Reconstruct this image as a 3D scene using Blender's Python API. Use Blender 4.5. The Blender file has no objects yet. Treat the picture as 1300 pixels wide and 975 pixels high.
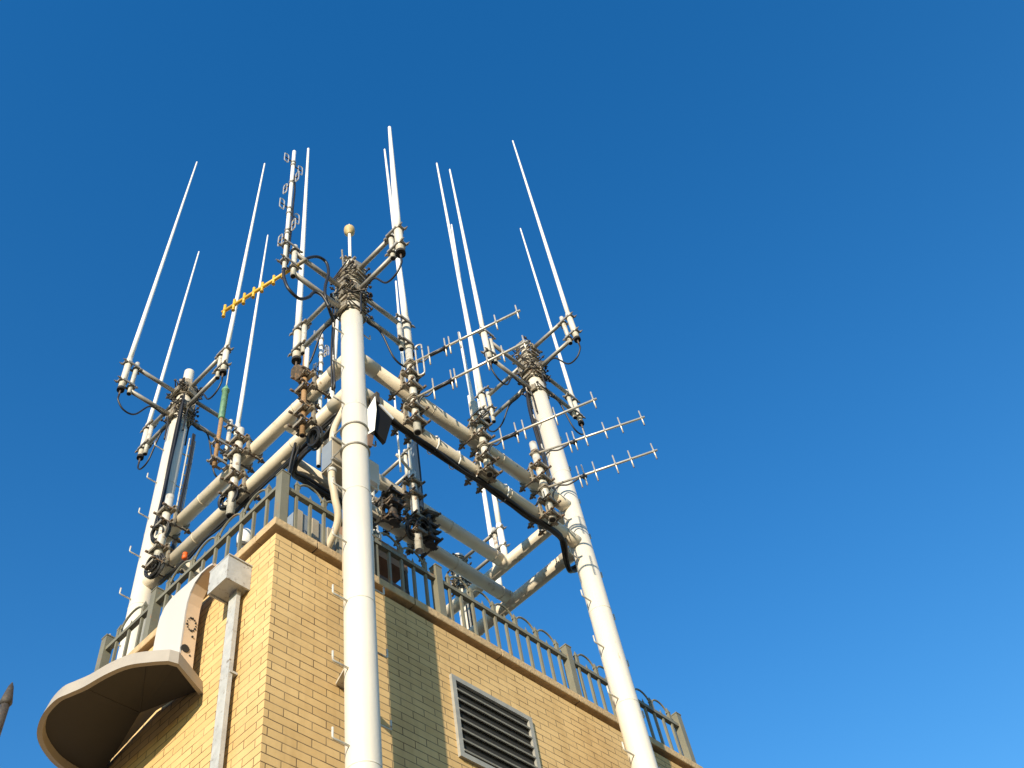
import bpy, math, random
from mathutils import Vector, Matrix
random.seed(7)
# ------------------------------------------------------------------ units
# plan unit = one main mast diameter (0.24 m); eye 1.6 m above the ground is the plan origin
S = 0.24
EYE = 1.6
def V(p): return Vector((p[0]*S, p[1]*S, p[2]*S+EYE))
GROUND = -EYE/S
# camera: rows are image right, image down, view direction
CR = ((0.69298632, -0.70675458, -0.14236546), (0.54627028, 0.64360913, -0.53605604), (0.47048777, 0.29370948, 0.83209134))
F, PX, PY = 1315.97, 650.0, 442.5
def sight(x, y):
    a, b = (x-PX)/F, (y-PY)/F
    return Vector([a*CR[0][i]+b*CR[1][i]+CR[2][i] for i in range(3)])
def onX(x, y, v): r = sight(x, y); return r*(v/r.x)
def onY(x, y, v): r = sight(x, y); return r*(v/r.y)
def onZ(x, y, v): r = sight(x, y); return r*(v/r.z)
def height(x, y, m):
    r = sight(x, y); return math.hypot(m[0], m[1])*r.z/math.hypot(r.x, r.y)

sc = bpy.context.scene
COL = sc.collection
# ------------------------------------------------------------------ materials
MAT = {}
def mat(name, base, rough=.5, metal=0., var=.12, scale=3., spots=None, spot_amt=.0, spot_scale=6., bump=.0, streak=False, spec=.5):
    m = bpy.data.materials.new(name); m.use_nodes = True
    nt = m.node_tree; N = nt.nodes; Lk = nt.links
    b = N['Principled BSDF']; b.inputs['Roughness'].default_value = rough; b.inputs['Metallic'].default_value = metal
    b.inputs['Specular IOR Level'].default_value = spec
    geo = N.new('ShaderNodeNewGeometry')
    mp = N.new('ShaderNodeMapping'); mp.inputs['Scale'].default_value = (1, 1, .18) if streak else (1, 1, 1)
    Lk.new(geo.outputs['Position'], mp.inputs['Vector'])
    n = N.new('ShaderNodeTexNoise'); n.inputs['Scale'].default_value = scale; n.inputs['Detail'].default_value = 8; n.inputs['Roughness'].default_value = .65
    Lk.new(mp.outputs[0], n.inputs['Vector'])
    r = N.new('ShaderNodeValToRGB'); r.color_ramp.elements[0].position = .3; r.color_ramp.elements[1].position = .7
    r.color_ramp.elements[0].color = tuple(c*(1-var) for c in base)+(1,)
    r.color_ramp.elements[1].color = tuple(min(1, c*(1+var*.6)) for c in base)+(1,)
    Lk.new(n.outputs['Fac'], r.inputs['Fac'])
    out = r.outputs['Color']
    if spots:
        n2 = N.new('ShaderNodeTexNoise'); n2.inputs['Scale'].default_value = spot_scale; n2.inputs['Detail'].default_value = 10; n2.inputs['Roughness'].default_value = .7
        Lk.new(mp.outputs[0], n2.inputs['Vector'])
        r2 = N.new('ShaderNodeValToRGB'); r2.color_ramp.elements[0].position = .66-spot_amt; r2.color_ramp.elements[1].position = .72-spot_amt*.7
        Lk.new(n2.outputs['Fac'], r2.inputs['Fac'])
        mx = N.new('ShaderNodeMix'); mx.data_type = 'RGBA'
        Lk.new(r2.outputs['Color'], mx.inputs['Factor']); Lk.new(out, mx.inputs['A']); mx.inputs['B'].default_value = spots+(1,)
        out = mx.outputs['Result']
    Lk.new(out, b.inputs['Base Color'])
    nr = N.new('ShaderNodeMapRange'); nr.inputs['To Min'].default_value = max(.05, rough-.12); nr.inputs['To Max'].default_value = min(1, rough+.15)
    Lk.new(n.outputs['Fac'], nr.inputs['Value']); Lk.new(nr.outputs[0], b.inputs['Roughness'])
    if bump:
        n3 = N.new('ShaderNodeTexNoise'); n3.inputs['Scale'].default_value = 40; n3.inputs['Detail'].default_value = 5
        Lk.new(geo.outputs['Position'], n3.inputs['Vector'])
        bp = N.new('ShaderNodeBump'); bp.inputs['Strength'].default_value = bump; bp.inputs['Distance'].default_value = .01
        Lk.new(n3.outputs['Fac'], bp.inputs['Height']); Lk.new(bp.outputs[0], b.inputs['Normal'])
    MAT[name] = m; return m
mat('mast_paint', (.71, .655, .545), .42, 0, .12, 2.2, (.42, .30, .17), .025, 5, .12, True)
mat('beam_paint', (.66, .575, .43), .45, 0, .16, 2.5, (.33, .22, .12), .05, 4, .15)
mat('galvanised', (.36, .34, .30), .5, .35, .25, 9, (.20, .13, .08), .05, 10, .1)
mat('pale_pipe', (.60, .57, .49), .5, .1, .25, 14, (.25, .15, .08), .10, 12, .2)
mat('radome', (.86, .84, .78), .38, 0, .05, 5)
mat('rusty_steel', (.30, .265, .20), .6, .2, .5, 22, (.24, .12, .055), .11, 26, .4)
mat('dark_steel', (.07, .06, .05), .65, .2, .5, 22, (.25, .12, .05), .08, 26, .4)
mat('rust_orange', (.40, .24, .11), .8, .1, .5, 30, (.16, .10, .07), .12, 30, .4)
mat('bolt_steel', (.16, .12, .085), .6, .35, .5, 30, (.42, .20, .07), .10, 30, .4)
mat('cable_rubber', (.018, .017, .016), .45, 0, .2, 8)
mat('cable_brown', (.10, .07, .05), .5, 0, .3, 12)
mat('rail_paint', (.19, .178, .125), .5, 0, .15, 5, (.30, .15, .06), .05, 9, .1)
mat('coping_stone', (.52, .37, .20), .85, 0, .25, 12, (.33, .23, .14), .06, 14, .6)
mat('yagi_metal', (.66, .60, .50), .38, .5, .15, 10, (.35, .22, .12), .03, 12)
mat('yellow_paint', (.75, .45, .04), .45, 0, .15, 10, (.25, .14, .05), .06, 16)
mat('green_paint', (.16, .34, .20), .55, 0, .3, 12, (.05, .16, .13), .12, 9)
mat('white_enamel', (.74, .73, .69), .45, 0, .06, 4, (.4, .33, .25), .0, 7)
mat('sign_white', (.56, .53, .49), .45, 0, .05, 2, (.50, .40, .30), .0, 5, streak=True)
mat('sign_beige', (.62, .47, .33), .5, 0, .12, 4, (.35, .22, .13), .02, 7)
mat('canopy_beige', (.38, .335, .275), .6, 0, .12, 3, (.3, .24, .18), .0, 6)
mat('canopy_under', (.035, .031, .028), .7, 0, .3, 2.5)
mat('zinc_grey', (.47, .47, .45), .6, .1, .2, 9, (.20, .16, .12), .085, 16, .25)
mat('cabinet_blue', (.25, .28, .31), .45, .1, .1, 4)
mat('cabinet_tan', (.42, .36, .27), .55, .1, .15, 5)
mat('cabinet_brown', (.22, .13, .08), .7, .1, .3, 5)
mat('lamp_glass', (.012, .011, .010), .7, 0, .1, 4, spec=.15)
mat('cream_pvc', (.62, .52, .37), .5, 0, .12, 5)
mat('bulb_ochre', (.55, .42, .20), .55, 0, .2, 12, (.3, .2, .1), .05, 14)
mat('orange_plastic', (.75, .12, .01), .45, 0, .15, 20)
mat('vent_grey', (.34, .33, .29), .6, .1, .2, 9, (.3, .22, .14), .05, 9)
mat('shadow_line_brown', (.09, .06, .035), .9, 0, .3, 6)
mat('dark_void', (.02, .018, .015), .8)
mat('wall_tile_grey', (.30, .29, .27), .8, 0, .2, 2)
mat('pavement', (.085, .066, .05), .9, 0, .2, .8, (.06, .05, .04), .04, 2, .3)
mat('roof_felt', (.16, .15, .14), .9, 0, .2, 2)

def brick_material():
    m = bpy.data.materials.new('yellow_brick'); m.use_nodes = True
    nt = m.node_tree; N = nt.nodes; Lk = nt.links; b = N['Principled BSDF']
    geo = N.new('ShaderNodeNewGeometry'); sp = N.new('ShaderNodeSeparateXYZ'); sn = N.new('ShaderNodeSeparateXYZ')
    Lk.new(geo.outputs['Position'], sp.inputs[0]); Lk.new(geo.outputs['True Normal'], sn.inputs[0])
    ax = N.new('ShaderNodeMath'); ax.operation = 'ABSOLUTE'; Lk.new(sn.outputs['X'], ax.inputs[0])
    gt = N.new('ShaderNodeMath'); gt.operation = 'GREATER_THAN'; gt.inputs[1].default_value = .5; Lk.new(ax.outputs[0], gt.inputs[0])
    mx = N.new('ShaderNodeMix'); mx.data_type = 'FLOAT'
    Lk.new(gt.outputs[0], mx.inputs['Factor']); Lk.new(sp.outputs['X'], mx.inputs['A']); Lk.new(sp.outputs['Y'], mx.inputs['B'])
    cb = N.new('ShaderNodeCombineXYZ'); Lk.new(mx.outputs[0], cb.inputs['X']); Lk.new(sp.outputs['Z'], cb.inputs['Y'])
    # slight unevenness of the courses
    nz = N.new('ShaderNodeTexNoise'); nz.inputs['Scale'].default_value = 2.3; nz.inputs['Detail'].default_value = 2; Lk.new(geo.outputs['Position'], nz.inputs['Vector'])
    vm = N.new('ShaderNodeVectorMath'); vm.operation = 'SCALE'; vm.inputs['Scale'].default_value = .006
    Lk.new(nz.outputs['Color'], vm.inputs[0]); va = N.new('ShaderNodeVectorMath'); Lk.new(cb.outputs[0], va.inputs[0]); Lk.new(vm.outputs[0], va.inputs[1])
    bt = N.new('ShaderNodeTexBrick'); bt.offset = .5; bt.offset_frequency = 2
    bt.inputs['Scale'].default_value = 1; bt.inputs['Brick Width'].default_value = .25; bt.inputs['Row Height'].default_value = .0692
    bt.inputs['Mortar Size'].default_value = .0042; bt.inputs['Mortar Smooth'].default_value = .25; bt.inputs['Bias'].default_value = -.25
    bt.inputs['Color1'].default_value = (.72, .495, .225, 1); bt.inputs['Color2'].default_value = (.63, .42, .18, 1); bt.inputs['Mortar'].default_value = (.15, .10, .05, 1)
    Lk.new(va.outputs[0], bt.inputs['Vector'])
    # per-joint variation: some joints nearly filled
    n2 = N.new('ShaderNodeTexNoise'); n2.inputs['Scale'].default_value = 5; n2.inputs['Detail'].default_value = 4; Lk.new(geo.outputs['Position'], n2.inputs['Vector'])
    r2 = N.new('ShaderNodeValToRGB'); r2.color_ramp.elements[0].position = .42; r2.color_ramp.elements[1].position = .62
    r2.color_ramp.elements[0].color = (.0, .0, .0, 1); r2.color_ramp.elements[1].color = (.55, .55, .55, 1)
    Lk.new(n2.outputs['Fac'], r2.inputs['Fac'])
    mm = N.new('ShaderNodeMix'); mm.data_type = 'RGBA'; mm.inputs['B'].default_value = (.55, .40, .21, 1)
    mlt = N.new('ShaderNodeMath'); mlt.operation = 'MULTIPLY'; Lk.new(bt.outputs['Fac'], mlt.inputs[0]); Lk.new(r2.outputs['Color'], mlt.inputs[1])
    Lk.new(mlt.outputs[0], mm.inputs['Factor']); Lk.new(bt.outputs['Color'], mm.inputs['A'])
    n4 = N.new('ShaderNodeTexNoise'); n4.inputs['Scale'].default_value = 1.1; n4.inputs['Detail'].default_value = 7; n4.inputs['Roughness'].default_value = .7; Lk.new(geo.outputs['Position'], n4.inputs['Vector'])
    r4 = N.new('ShaderNodeValToRGB'); r4.color_ramp.elements[0].position = .3; r4.color_ramp.elements[0].color = (.80, .77, .72, 1); r4.color_ramp.elements[1].position = .65
    Lk.new(n4.outputs['Fac'], r4.inputs['Fac'])
    ml = N.new('ShaderNodeMix'); ml.data_type = 'RGBA'; ml.blend_type = 'MULTIPLY'; ml.inputs['Factor'].default_value = 1
    Lk.new(mm.outputs['Result'], ml.inputs['A']); Lk.new(r4.outputs['Color'], ml.inputs['B'])
    mpp = N.new('ShaderNodeMapping'); mpp.inputs['Scale'].default_value = (3.2, 3.2, .35); Lk.new(geo.outputs['Position'], mpp.inputs['Vector'])
    n5 = N.new('ShaderNodeTexNoise'); n5.inputs['Scale'].default_value = 1.6; n5.inputs['Detail'].default_value = 9; n5.inputs['Roughness'].default_value = .68; Lk.new(mpp.outputs[0], n5.inputs['Vector'])
    r5 = N.new('ShaderNodeValToRGB'); r5.color_ramp.elements[0].position = .36; r5.color_ramp.elements[0].color = (.74, .70, .64, 1); r5.color_ramp.elements[1].position = .52
    Lk.new(n5.outputs['Fac'], r5.inputs['Fac'])
    m5 = N.new('ShaderNodeMix'); m5.data_type = 'RGBA'; m5.blend_type = 'MULTIPLY'; m5.inputs['Factor'].default_value = .4
    Lk.new(ml.outputs['Result'], m5.inputs['A']); Lk.new(r5.outputs['Color'], m5.inputs['B'])
    Lk.new(m5.outputs['Result'], b.inputs['Base Color'])
    n3 = N.new('ShaderNodeTexNoise'); n3.inputs['Scale'].default_value = 60; n3.inputs['Detail'].default_value = 4; Lk.new(geo.outputs['Position'], n3.inputs['Vector'])
    h = N.new('ShaderNodeMath'); h.operation = 'MULTIPLY_ADD'; h.inputs[1].default_value = -1; Lk.new(bt.outputs['Fac'], h.inputs[0])
    hs = N.new('ShaderNodeMath'); hs.operation = 'MULTIPLY'; hs.inputs[1].default_value = .25; Lk.new(n3.outputs['Fac'], hs.inputs[0]); Lk.new(hs.outputs[0], h.inputs[2])
    bp = N.new('ShaderNodeBump'); bp.inputs['Strength'].default_value = .55; bp.inputs['Distance'].default_value = .006
    Lk.new(h.outputs[0], bp.inputs['Height']); Lk.new(bp.outputs[0], b.inputs['Normal'])
    b.inputs['Roughness'].default_value = .75; b.inputs['Specular IOR Level'].default_value = .3
    MAT['yellow_brick'] = m
brick_material()

# ------------------------------------------------------------------ mesh builder (plan units, absolute)
def frame(d):
    d = d.normalized(); a = Vector((0, 0, 1)) if abs(d.z) < .9 else Vector((1, 0, 0))
    u = d.cross(a).normalized(); return u, d.cross(u).normalized()
class MB:
    def __init__(s): s.v = []; s.f = []; s.sm = []
    def quad(s, pts, smooth=False):
        i = len(s.v); s.v += [Vector(p) for p in pts]; s.f.append(tuple(range(i, i+len(pts)))); s.sm.append(smooth)
    def box(s, c, size, M=None):
        i = len(s.v); c = Vector(c)
        for x in (-.5, .5):
            for y in (-.5, .5):
                for z in (-.5, .5):
                    q = Vector((x*size[0], y*size[1], z*size[2]))
                    if M: q = M @ q
                    s.v.append(c+q)
        for f in ((0, 1, 3, 2), (4, 6, 7, 5), (0, 4, 5, 1), (2, 3, 7, 6), (0, 2, 6, 4), (1, 5, 7, 3)):
            s.f.append(tuple(i+k for k in f)); s.sm.append(False)
        return s
    def tube(s, p0, p1, r, n=12, r2=None, cap=True):
        return s.path([p0, p1], [r, r if r2 is None else r2], n, cap)
    def path(s, pts, r, n=8, cap=True):
        pts = [Vector(p) for p in pts]; rs = r if isinstance(r, (list, tuple)) else [r]*len(pts)
        i0 = len(s.v); u = None
        for k, p in enumerate(pts):
            d = (pts[min(k+1, len(pts)-1)]-pts[max(k-1, 0)])
            if d.length < 1e-9: d = Vector((0, 0, 1))
            d.normalize()
            if u is None: u, w = frame(d)
            else:
                u = (u-d*u.dot(d)); u = u.normalized() if u.length > 1e-6 else frame(d)[0]
                w = d.cross(u)
            for j in range(n):
                a = 2*math.pi*j/n; s.v.append(p+(u*math.cos(a)+w*math.sin(a))*rs[k])
        for k in range(len(pts)-1):
            for j in range(n):
                a = i0+k*n+j; b = i0+k*n+(j+1) % n
                s.f.append((a, b, b+n, a+n)); s.sm.append(n > 6)
        if cap:
            s.f.append(tuple(i0+j for j in reversed(range(n)))); s.sm.append(False)
            e = i0+(len(pts)-1)*n; s.f.append(tuple(e+j for j in range(n))); s.sm.append(False)
        return s
    def lathe(s, base, prof, n=20):
        # prof: (radius, height) pairs, closed at both ends
        return s.path([Vector(base)+Vector((0, 0, h)) for r, h in prof], [r for r, h in prof], n) if False else s._lathe(base, prof, n)
    def _lathe(s, base, prof, n):
        i0 = len(s.v); b = Vector(base)
        for r, h in prof:
            for j in range(n):
                a = 2*math.pi*j/n; s.v.append(b+Vector((r*math.cos(a), r*math.sin(a), h)))
        for k in range(len(prof)-1):
            for j in range(n):
                a = i0+k*n+j; c = i0+k*n+(j+1) % n
                s.f.append((a, c, c+n, a+n)); s.sm.append(True)
        s.f.append(tuple(i0+j for j in reversed(range(n)))); s.sm.append(False)
        e = i0+(len(prof)-1)*n; s.f.append(tuple(e+j for j in range(n))); s.sm.append(False)
        return s
    def extrude(s, poly, vec):
        i = len(s.v); n = len(poly); vec = Vector(vec)
        s.v += [Vector(p) for p in poly]+[Vector(p)+vec for p in poly]
        s.f.append(tuple(range(i, i+n))); s.f.append(tuple(reversed(range(i+n, i+2*n)))); s.sm += [False, False]
        for k in range(n):
            a, b = i+k, i+(k+1) % n; s.f.append((a, b, b+n, a+n)); s.sm.append(False)
        return s
    def loop(s, pts, r, n=6):
        pts = [Vector(p) for p in pts]; return s.path(pts+[pts[0]], r, n, False)
    def mesh(s, name, m, origin):
        o = Vector(origin); me = bpy.data.meshes.new(name)
        me.from_pydata([tuple((p-o)*S) for p in s.v], [], s.f)
        for p, sm in zip(me.polygons, s.sm): p.use_smooth = sm
        me.materials.append(MAT[m])
        import bmesh
        bm = bmesh.new(); bm.from_mesh(me); bmesh.ops.recalc_face_normals(bm, faces=bm.faces); bm.to_mesh(me); bm.free()
        me.update(); return me
    def build(s, name, m, parent=None, origin=None, label=None):
        # origin: the plan point where the (grand)parent thing stands
        if parent is not None: origin = parent['_o']
        me = s.mesh(name, m, origin); o = bpy.data.objects.new(name, me); COL.objects.link(o)
        if parent is not None: o.parent = parent
        else: o.location = V(origin)
        o['_o'] = list(origin)
        if label: o['label'] = label
        return o
def thing(name, label, cat, base, group=None):
    o = bpy.data.objects.new(name, None); COL.objects.link(o); o.location = V(base); o.empty_display_size = .05
    o['label'] = label; o['category'] = cat; o['_o'] = list(base)
    if group: o['group'] = group
    return o
def solo(mb, name, m, label, cat, base, group=None):
    o = mb.build(name, m, None, base); o['label'] = label; o['category'] = cat
    if group: o['group'] = group
    return o
def struct(mb, name, m, base=(0, 0, GROUND)):
    o = mb.build(name, m, None, base); o['kind'] = 'structure'; return o
CACHE = {}
def shared(name, key, fn, m, parent, at, rot=0.):
    # an object of a shared mesh, standing at plan point `at` under parent
    if key not in CACHE:
        mb = MB(); fn(mb); CACHE[key] = mb.mesh(name, m, (0, 0, 0))
    o = bpy.data.objects.new(name, CACHE[key]); COL.objects.link(o)
    po = Vector(parent['_o']); o.parent = parent
    o.location = (Vector(at)-po)*S; o.rotation_euler = (0, 0, rot) if name != 'mast_clamp' else (random.uniform(-.09, .09), random.uniform(-.09, .09), rot)
    o['_o'] = list(at); return o
def child(name, key, fn, m, parent, loc):
    # a sub-part in the local frame of a shared part
    if key not in CACHE:
        mb = MB(); fn(mb); CACHE[key] = mb.mesh(name, m, (0, 0, 0))
    o = bpy.data.objects.new(name, CACHE[key]); COL.objects.link(o); o.parent = parent
    o.location = Vector(loc)*S; return o
def spline(pts, n=8):
    P = [Vector(p) for p in pts]; P = [P[0]*2-P[1]]+P+[P[-1]*2-P[-2]]; out = []
    for i in range(1, len(P)-2):
        for k in range(n):
            t = k/n; a, b, c, d = P[i-1], P[i], P[i+1], P[i+2]
            out.append(.5*((2*b)+(c-a)*t+(2*a-5*b+4*c-d)*t*t+(3*b-a-3*c+d)*t**3))
    out.append(P[-2]); return out
def cable(pts, r, label, group='coaxial cables', m='cable_rubber', name='coaxial_cable', cat='cable', n=7):
    return solo(MB().path(spline(pts), r, n), name, m, label, cat, pts[0], group)

# ------------------------------------------------------------------ key positions (plan units)
MC, MR, ML, MB4, ME = (16.43, 18.17), (30.57, 18.17), (16.43, 32.46), (30.57, 32.46), (38.4, 32.46)
ZU, ZL = 38.02, 35.46          # heights of the two levels of beams
YI = 22.72                     # inner beams
WX, WY, CZ = 14.4, 20.0, 27.62  # building corner, coping top
WX1, WY1 = 38.2, 30.95

# ------------------------------------------------------------------ ground
struct(MB().box((0, 0, GROUND-.5), (12000, 12000, 1)), 'ground', 'pavement')

# ------------------------------------------------------------------ building
bld = thing('brick_building', 'yellow brick tower with stone coping, standing below the mast frame', 'building', (WX, WY, GROUND))
MB().extrude([(WX, WY, GROUND), (WX1, WY, GROUND), (WX1, WY1, GROUND), (WX, WY1, GROUND)], (0, 0, 27.03-GROUND)).build('wall', 'yellow_brick', bld)
MB().extrude([(WX+.16, WY+.16, 27.02), (WX1-.16, WY+.16, 27.02), (WX1-.16, WY1-.16, 27.02), (WX+.16, WY1-.16, 27.02)], (0, 0, .25)).build('recessed_course', 'shadow_line_brown', bld)  # its dark brown paints in the shadow line below the coping
OV = .15
def coping(p, q, nrm):
    # p->q run of separate stones with open joints
    p, q = Vector(p), Vector(q); L = (q-p).length; d = (q-p).normalized(); cuts = [0, 1.85]
    while cuts[-1]+4.6 < L: cuts.append(cuts[-1]+4.6)
    cuts[-1] = L
    mb = MB()
    for c0, c1 in zip(cuts[:-1], cuts[1:]):
        a = p+d*(c0+(.03 if c0 else 0)); b = p+d*(c1-(.03 if c1 < L else 0)); nv = Vector(nrm)
        e = .03
        prof = [(-OV, 0), (-OV-.02, .03), (-OV-.02, .33), (-OV+.02, .36), (.9, .36), (.9, 0)]
        i0 = len(mb.v)
        for P in (a, b):
            for t, z in prof: mb.v.append(P+nv*t+Vector((0, 0, z)))
        n = len(prof)
        mb.f.append(tuple(i0+j for j in range(n))); mb.f.append(tuple(i0+n+j for j in reversed(range(n)))); mb.sm += [False, False]
        for j in range(n):
            mb.f.append((i0+j, i0+(j+1) % n, i0+n+(j+1) % n, i0+n+j)); mb.sm.append(False)
    return mb
coping((WX-OV-.02, WY, 27.26), (WX1+OV, WY, 27.26), (0, 1, 0)).build('coping', 'coping_stone', bld)
coping((WX, WY+.92, 27.26), (WX, WY1+OV, 27.26), (1, 0, 0)).build('coping', 'coping_stone', bld)
coping((WX1+OV, WY1, 27.26), (WX+.95, WY1, 27.26), (0, -1, 0)).build('coping', 'coping_stone', bld)
MB().box(((WX+WX1)/2, (WY+WY1)/2, 27.34), (WX1-WX-1.9, WY1-WY-1.9, .1)).build('roof', 'roof_felt', bld)
# louvred vent in the right-hand wall
v0 = onY(570, 857, WY); vx0, vz1 = v0.x, v0.z; vx1, vz0 = vx0+4.2, vz1-3.4
fr = MB(); t = .2
fr.box(((vx0+vx1)/2, WY-.03, vz1-t/2), (vx1-vx0, .18, t)); fr.box(((vx0+vx1)/2, WY-.03, vz0+t/2), (vx1-vx0, .18, t))
fr.box((vx0+t/2, WY-.03, (vz0+vz1)/2), (t, .18, vz1-vz0-2*t)); fr.box((vx1-t/2, WY-.03, (vz0+vz1)/2), (t, .18, vz1-vz0-2*t))
vent = fr.build('vent', 'vent_grey', bld)
MB().box(((vx0+vx1)/2, WY-.006, (vz0+vz1)/2), (vx1-vx0-2*t, .004, vz1-vz0-2*t)).build('backing', 'dark_void', vent)
z = vz1-t-.35
sl = MB()
while z > vz0+.3:
    sl.box(((vx0+vx1)/2, WY-.075, z), (vx1-vx0-2*t, .13, .05), Matrix.Rotation(.5, 3, 'X')); z -= .42
sl.build('slats', 'vent_grey', vent)
# fixing plate tying the near mast to the wall
zf = height(425, 869.5, (17.0, 20.0))
fp = MB().extrude([(17.0, WY-.02, zf), (18.0, WY-.02, zf), (16.9, MC[1]+.35, zf), (16.5, MC[1]+.4, zf)], (0, 0, .07))
fp.build('fixing_plate', 'pale_pipe', bld)

# ------------------------------------------------------------------ railings on the coping
def railing(name, label, posts, fixed, axis, out, first_post=True):
    # posts: plan positions of posts along the run; out: +-1 where outside is
    def P(t, z, o=0.): return (t, fixed+o, z) if axis == 'x' else (fixed+o, t, z)
    root = thing(name, label, 'railing', P(posts[0], CZ), 'wrought railings along the coping')
    zr, zp = 29.82, 30.36
    along = Vector((1, 0, 0)) if axis == 'x' else Vector((0, 1, 0))
    for i, t in enumerate(posts):
        if i == 0 and not first_post: continue
        w = .34
        mb = MB().box(P(t, (CZ+zp)/2), (w, w, zp-CZ))
        mb.v[-8:] = mb.v[-8:]
        mb.box(P(t, zp+.02), (w+.04, w+.04, .06)); mb.build('post', 'rail_paint', root)
    for a, b in zip(posts[:-1], posts[1:]):
        L = b-a; n = max(3, round(L/.655)); n -= n % 2; g = L/n
        m = P((a+b)/2, zr-.11); m2 = P((a+b)/2, CZ+.22)
        sz = (L-.34, .2, .17) if axis == 'x' else (.2, L-.34, .17)
        MB().box(m, sz).build('top_rail', 'rail_paint', root)
        for k in range(1, n):
            t = a+g*k; tall = k % 2 == 1; top = zr+(.72 if tall else .34); w = .105
            mb = MB(); sz = (w, w, zr-.19-CZ)
            mb.box(P(t, (CZ+zr-.19)/2), sz)
            i = len(mb.v); zb = zr-.02
            ww = .055 if not tall else .075
            base = [P(t-ww, zb, -ww), P(t+ww, zb, -ww), P(t+ww, zb, ww), P(t-ww, zb, ww)]
            zm = top-.26
            if tall:
                mid = [P(t-ww, zm, -ww), P(t+ww, zm, -ww), P(t+ww, zm, ww), P(t-ww, zm, ww)]
                mb.v += [Vector(p) for p in base+mid+[P(t, top)]]
                for j in range(4):
                    mb.f.append((i+j, i+(j+1) % 4, i+4+(j+1) % 4, i+4+j)); mb.f.append((i+4+j, i+4+(j+1) % 4, i+8)); mb.sm += [False, False]
                mb.box(P(t, zm-.05), (.17, .17, .07))
            else:
                mb.v += [Vector(p) for p in base+[P(t, top)]]
                for j in range(4): mb.f.append((i+j, i+(j+1) % 4, i+4)); mb.sm.append(False)
            mb.build('baluster', 'rail_paint', root)
        for k in range(1, n-2, 2):
            t0, t1 = a+g*k, a+g*(k+2); pts = []
            for j in range(13):
                u = math.pi*j/12; pts.append(P((t0+t1)/2-(t1-t0)/2*.93*math.cos(u), zr+.16+.62*math.sin(u)))
            pts = [P(t0+.05, zr+.02)]+pts+[P(t1-.05, zr+.02)]
            mb = MB().path(pts, .048, 6)
            for tt in (t0+.12, t1-.12):
                mb.box(P(tt, zr+.36), (.07, .07, .07))
            mb.build('arch', 'rail_paint', root)
    return root
railing('railing', 'olive railing with hooped tops along the right-hand coping, passing behind the near mast', [14.62, 22.3, 30.1, 37.9], WY+.1, 'x', -1)
railing('railing', 'olive railing with hooped tops along the left-hand coping, above the curved sign panel', [20.1, 27.6, 30.85], WX+.16, 'y', -1, False)

# ------------------------------------------------------------------ downpipe with hopper head on the left wall
dp = thing('downpipe', 'pale grey square downpipe with box hopper on the sunlit left-hand brick wall', 'drainpipe', (14.22, 21.65, GROUND))
hm = MB(); x0, x1, y0, y1, z0, z1 = 13.45, WX-.01, 21.2, 22.2, 25.38, 26.36
hm.box(((x0+x1)/2, (y0+y1)/2, (z0+z1)/2), (x1-x0, y1-y0, z1-z0)); hm.box(((x0+x1)/2, (y0+y1)/2, z1+.02), (x1-x0+.02, y1-y0+.08, .05))
hop = hm.build('hopper', 'zinc_grey', dp)
# hopper underside lip
lip = MB()
for (ax, ay, sx, sy) in (((x0+x1)/2, y0+.03, x1-x0, .06), ((x0+x1)/2, y1-.03, x1-x0, .06), (x0+.03, (y0+y1)/2, .06, y1-y0-.12)):
    lip.box((ax, ay, z0-.03), (sx, sy, .06))
lip.build('lip', 'zinc_grey', hop)
MB().box((14.145, 21.655, (z0+GROUND)/2), (.15, .41, z0-GROUND)).build('pipe', 'zinc_grey', dp)
for zz in (22.0, 17.5, 12, 6, 0): MB().box((14.24, 21.655, zz), (.28, .48, .08)).build('bracket', 'zinc_grey', dp)

# ------------------------------------------------------------------ curved sign panel (a hollow letter-like box) left of the downpipe
sg = thing('sign_panel', 'big hollow white panel with curved beige edge full of drilled holes, left of the downpipe', 'sign', (13.7, 24.3, 20.5))
xf, xb = 13.5, 14.02; bot = 20.8
bot = 23.2; inner = [(23.42, bot), (23.46, 24), (23.5, 25.6), (23.48, 26.0), (23.38, 26.38), (23.18, 26.68), (22.85, 26.86), (22.5, 26.85), (22.24, 26.78)]
outer = [(22.24, 26.86), (22.5, 26.93), (22.9, 26.96), (23.4, 27.0), (24.2, 27.05), (24.6, 27.03), (24.9, 26.9), (25.1, 26.55), (25.17, 26.1), (25.17, 24), (25.15, bot)]
poly = [Vector((xf, y, z)) for y, z in inner+outer]
fm = MB().extrude(poly, (.05, 0, 0)); fm.build('front_face', 'sign_white', sg)
side = MB(); ring = inner+outer
for (a, b) in zip(ring, ring[1:]+ring[:1]):
    if a[1] == b[1] == bot: continue
    d = Vector((0, b[0]-a[0], b[1]-a[1])).normalized(); nn = Vector((0, -d.z, d.y))*.02
    pa, pb = Vector((xf+.052, a[0], a[1])), Vector((xf+.052, b[0], b[1])); ex = Vector((xb-xf-.052, 0, 0))
    side.quad([pa, pb, pb+ex, pa+ex], False); side.quad([pa+nn*2, pb+nn*2, pb+nn*2+ex, pa+nn*2+ex], False)
side.build('side_return', 'sign_beige', sg)
random.seed(3)
def hole(z, xx, r, yy=23.49):
    MB().tube((xx, yy-.065, z), (xx, yy+.02, z), r, 10).build('drilled_hole', 'dark_void', sg)
hole(24.05, xf+.16, .15, 23.455)
for z in (24.65, 23.85): hole(z, xf+.36, .035, 23.46)
for k in range(13):
    a = 2*math.pi*k/13; hole(25.15+.27*math.sin(a), xf+.27+.17*math.cos(a), random.uniform(.018, .045), 23.485)
mt = MB()
for z in (26.2, 23.6): mt.tube((xb-.1, 24.3, z), (WX+.02, 24.3, z), .06, 8)
mt.build('wall_stud', 'dark_steel', sg)

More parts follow.
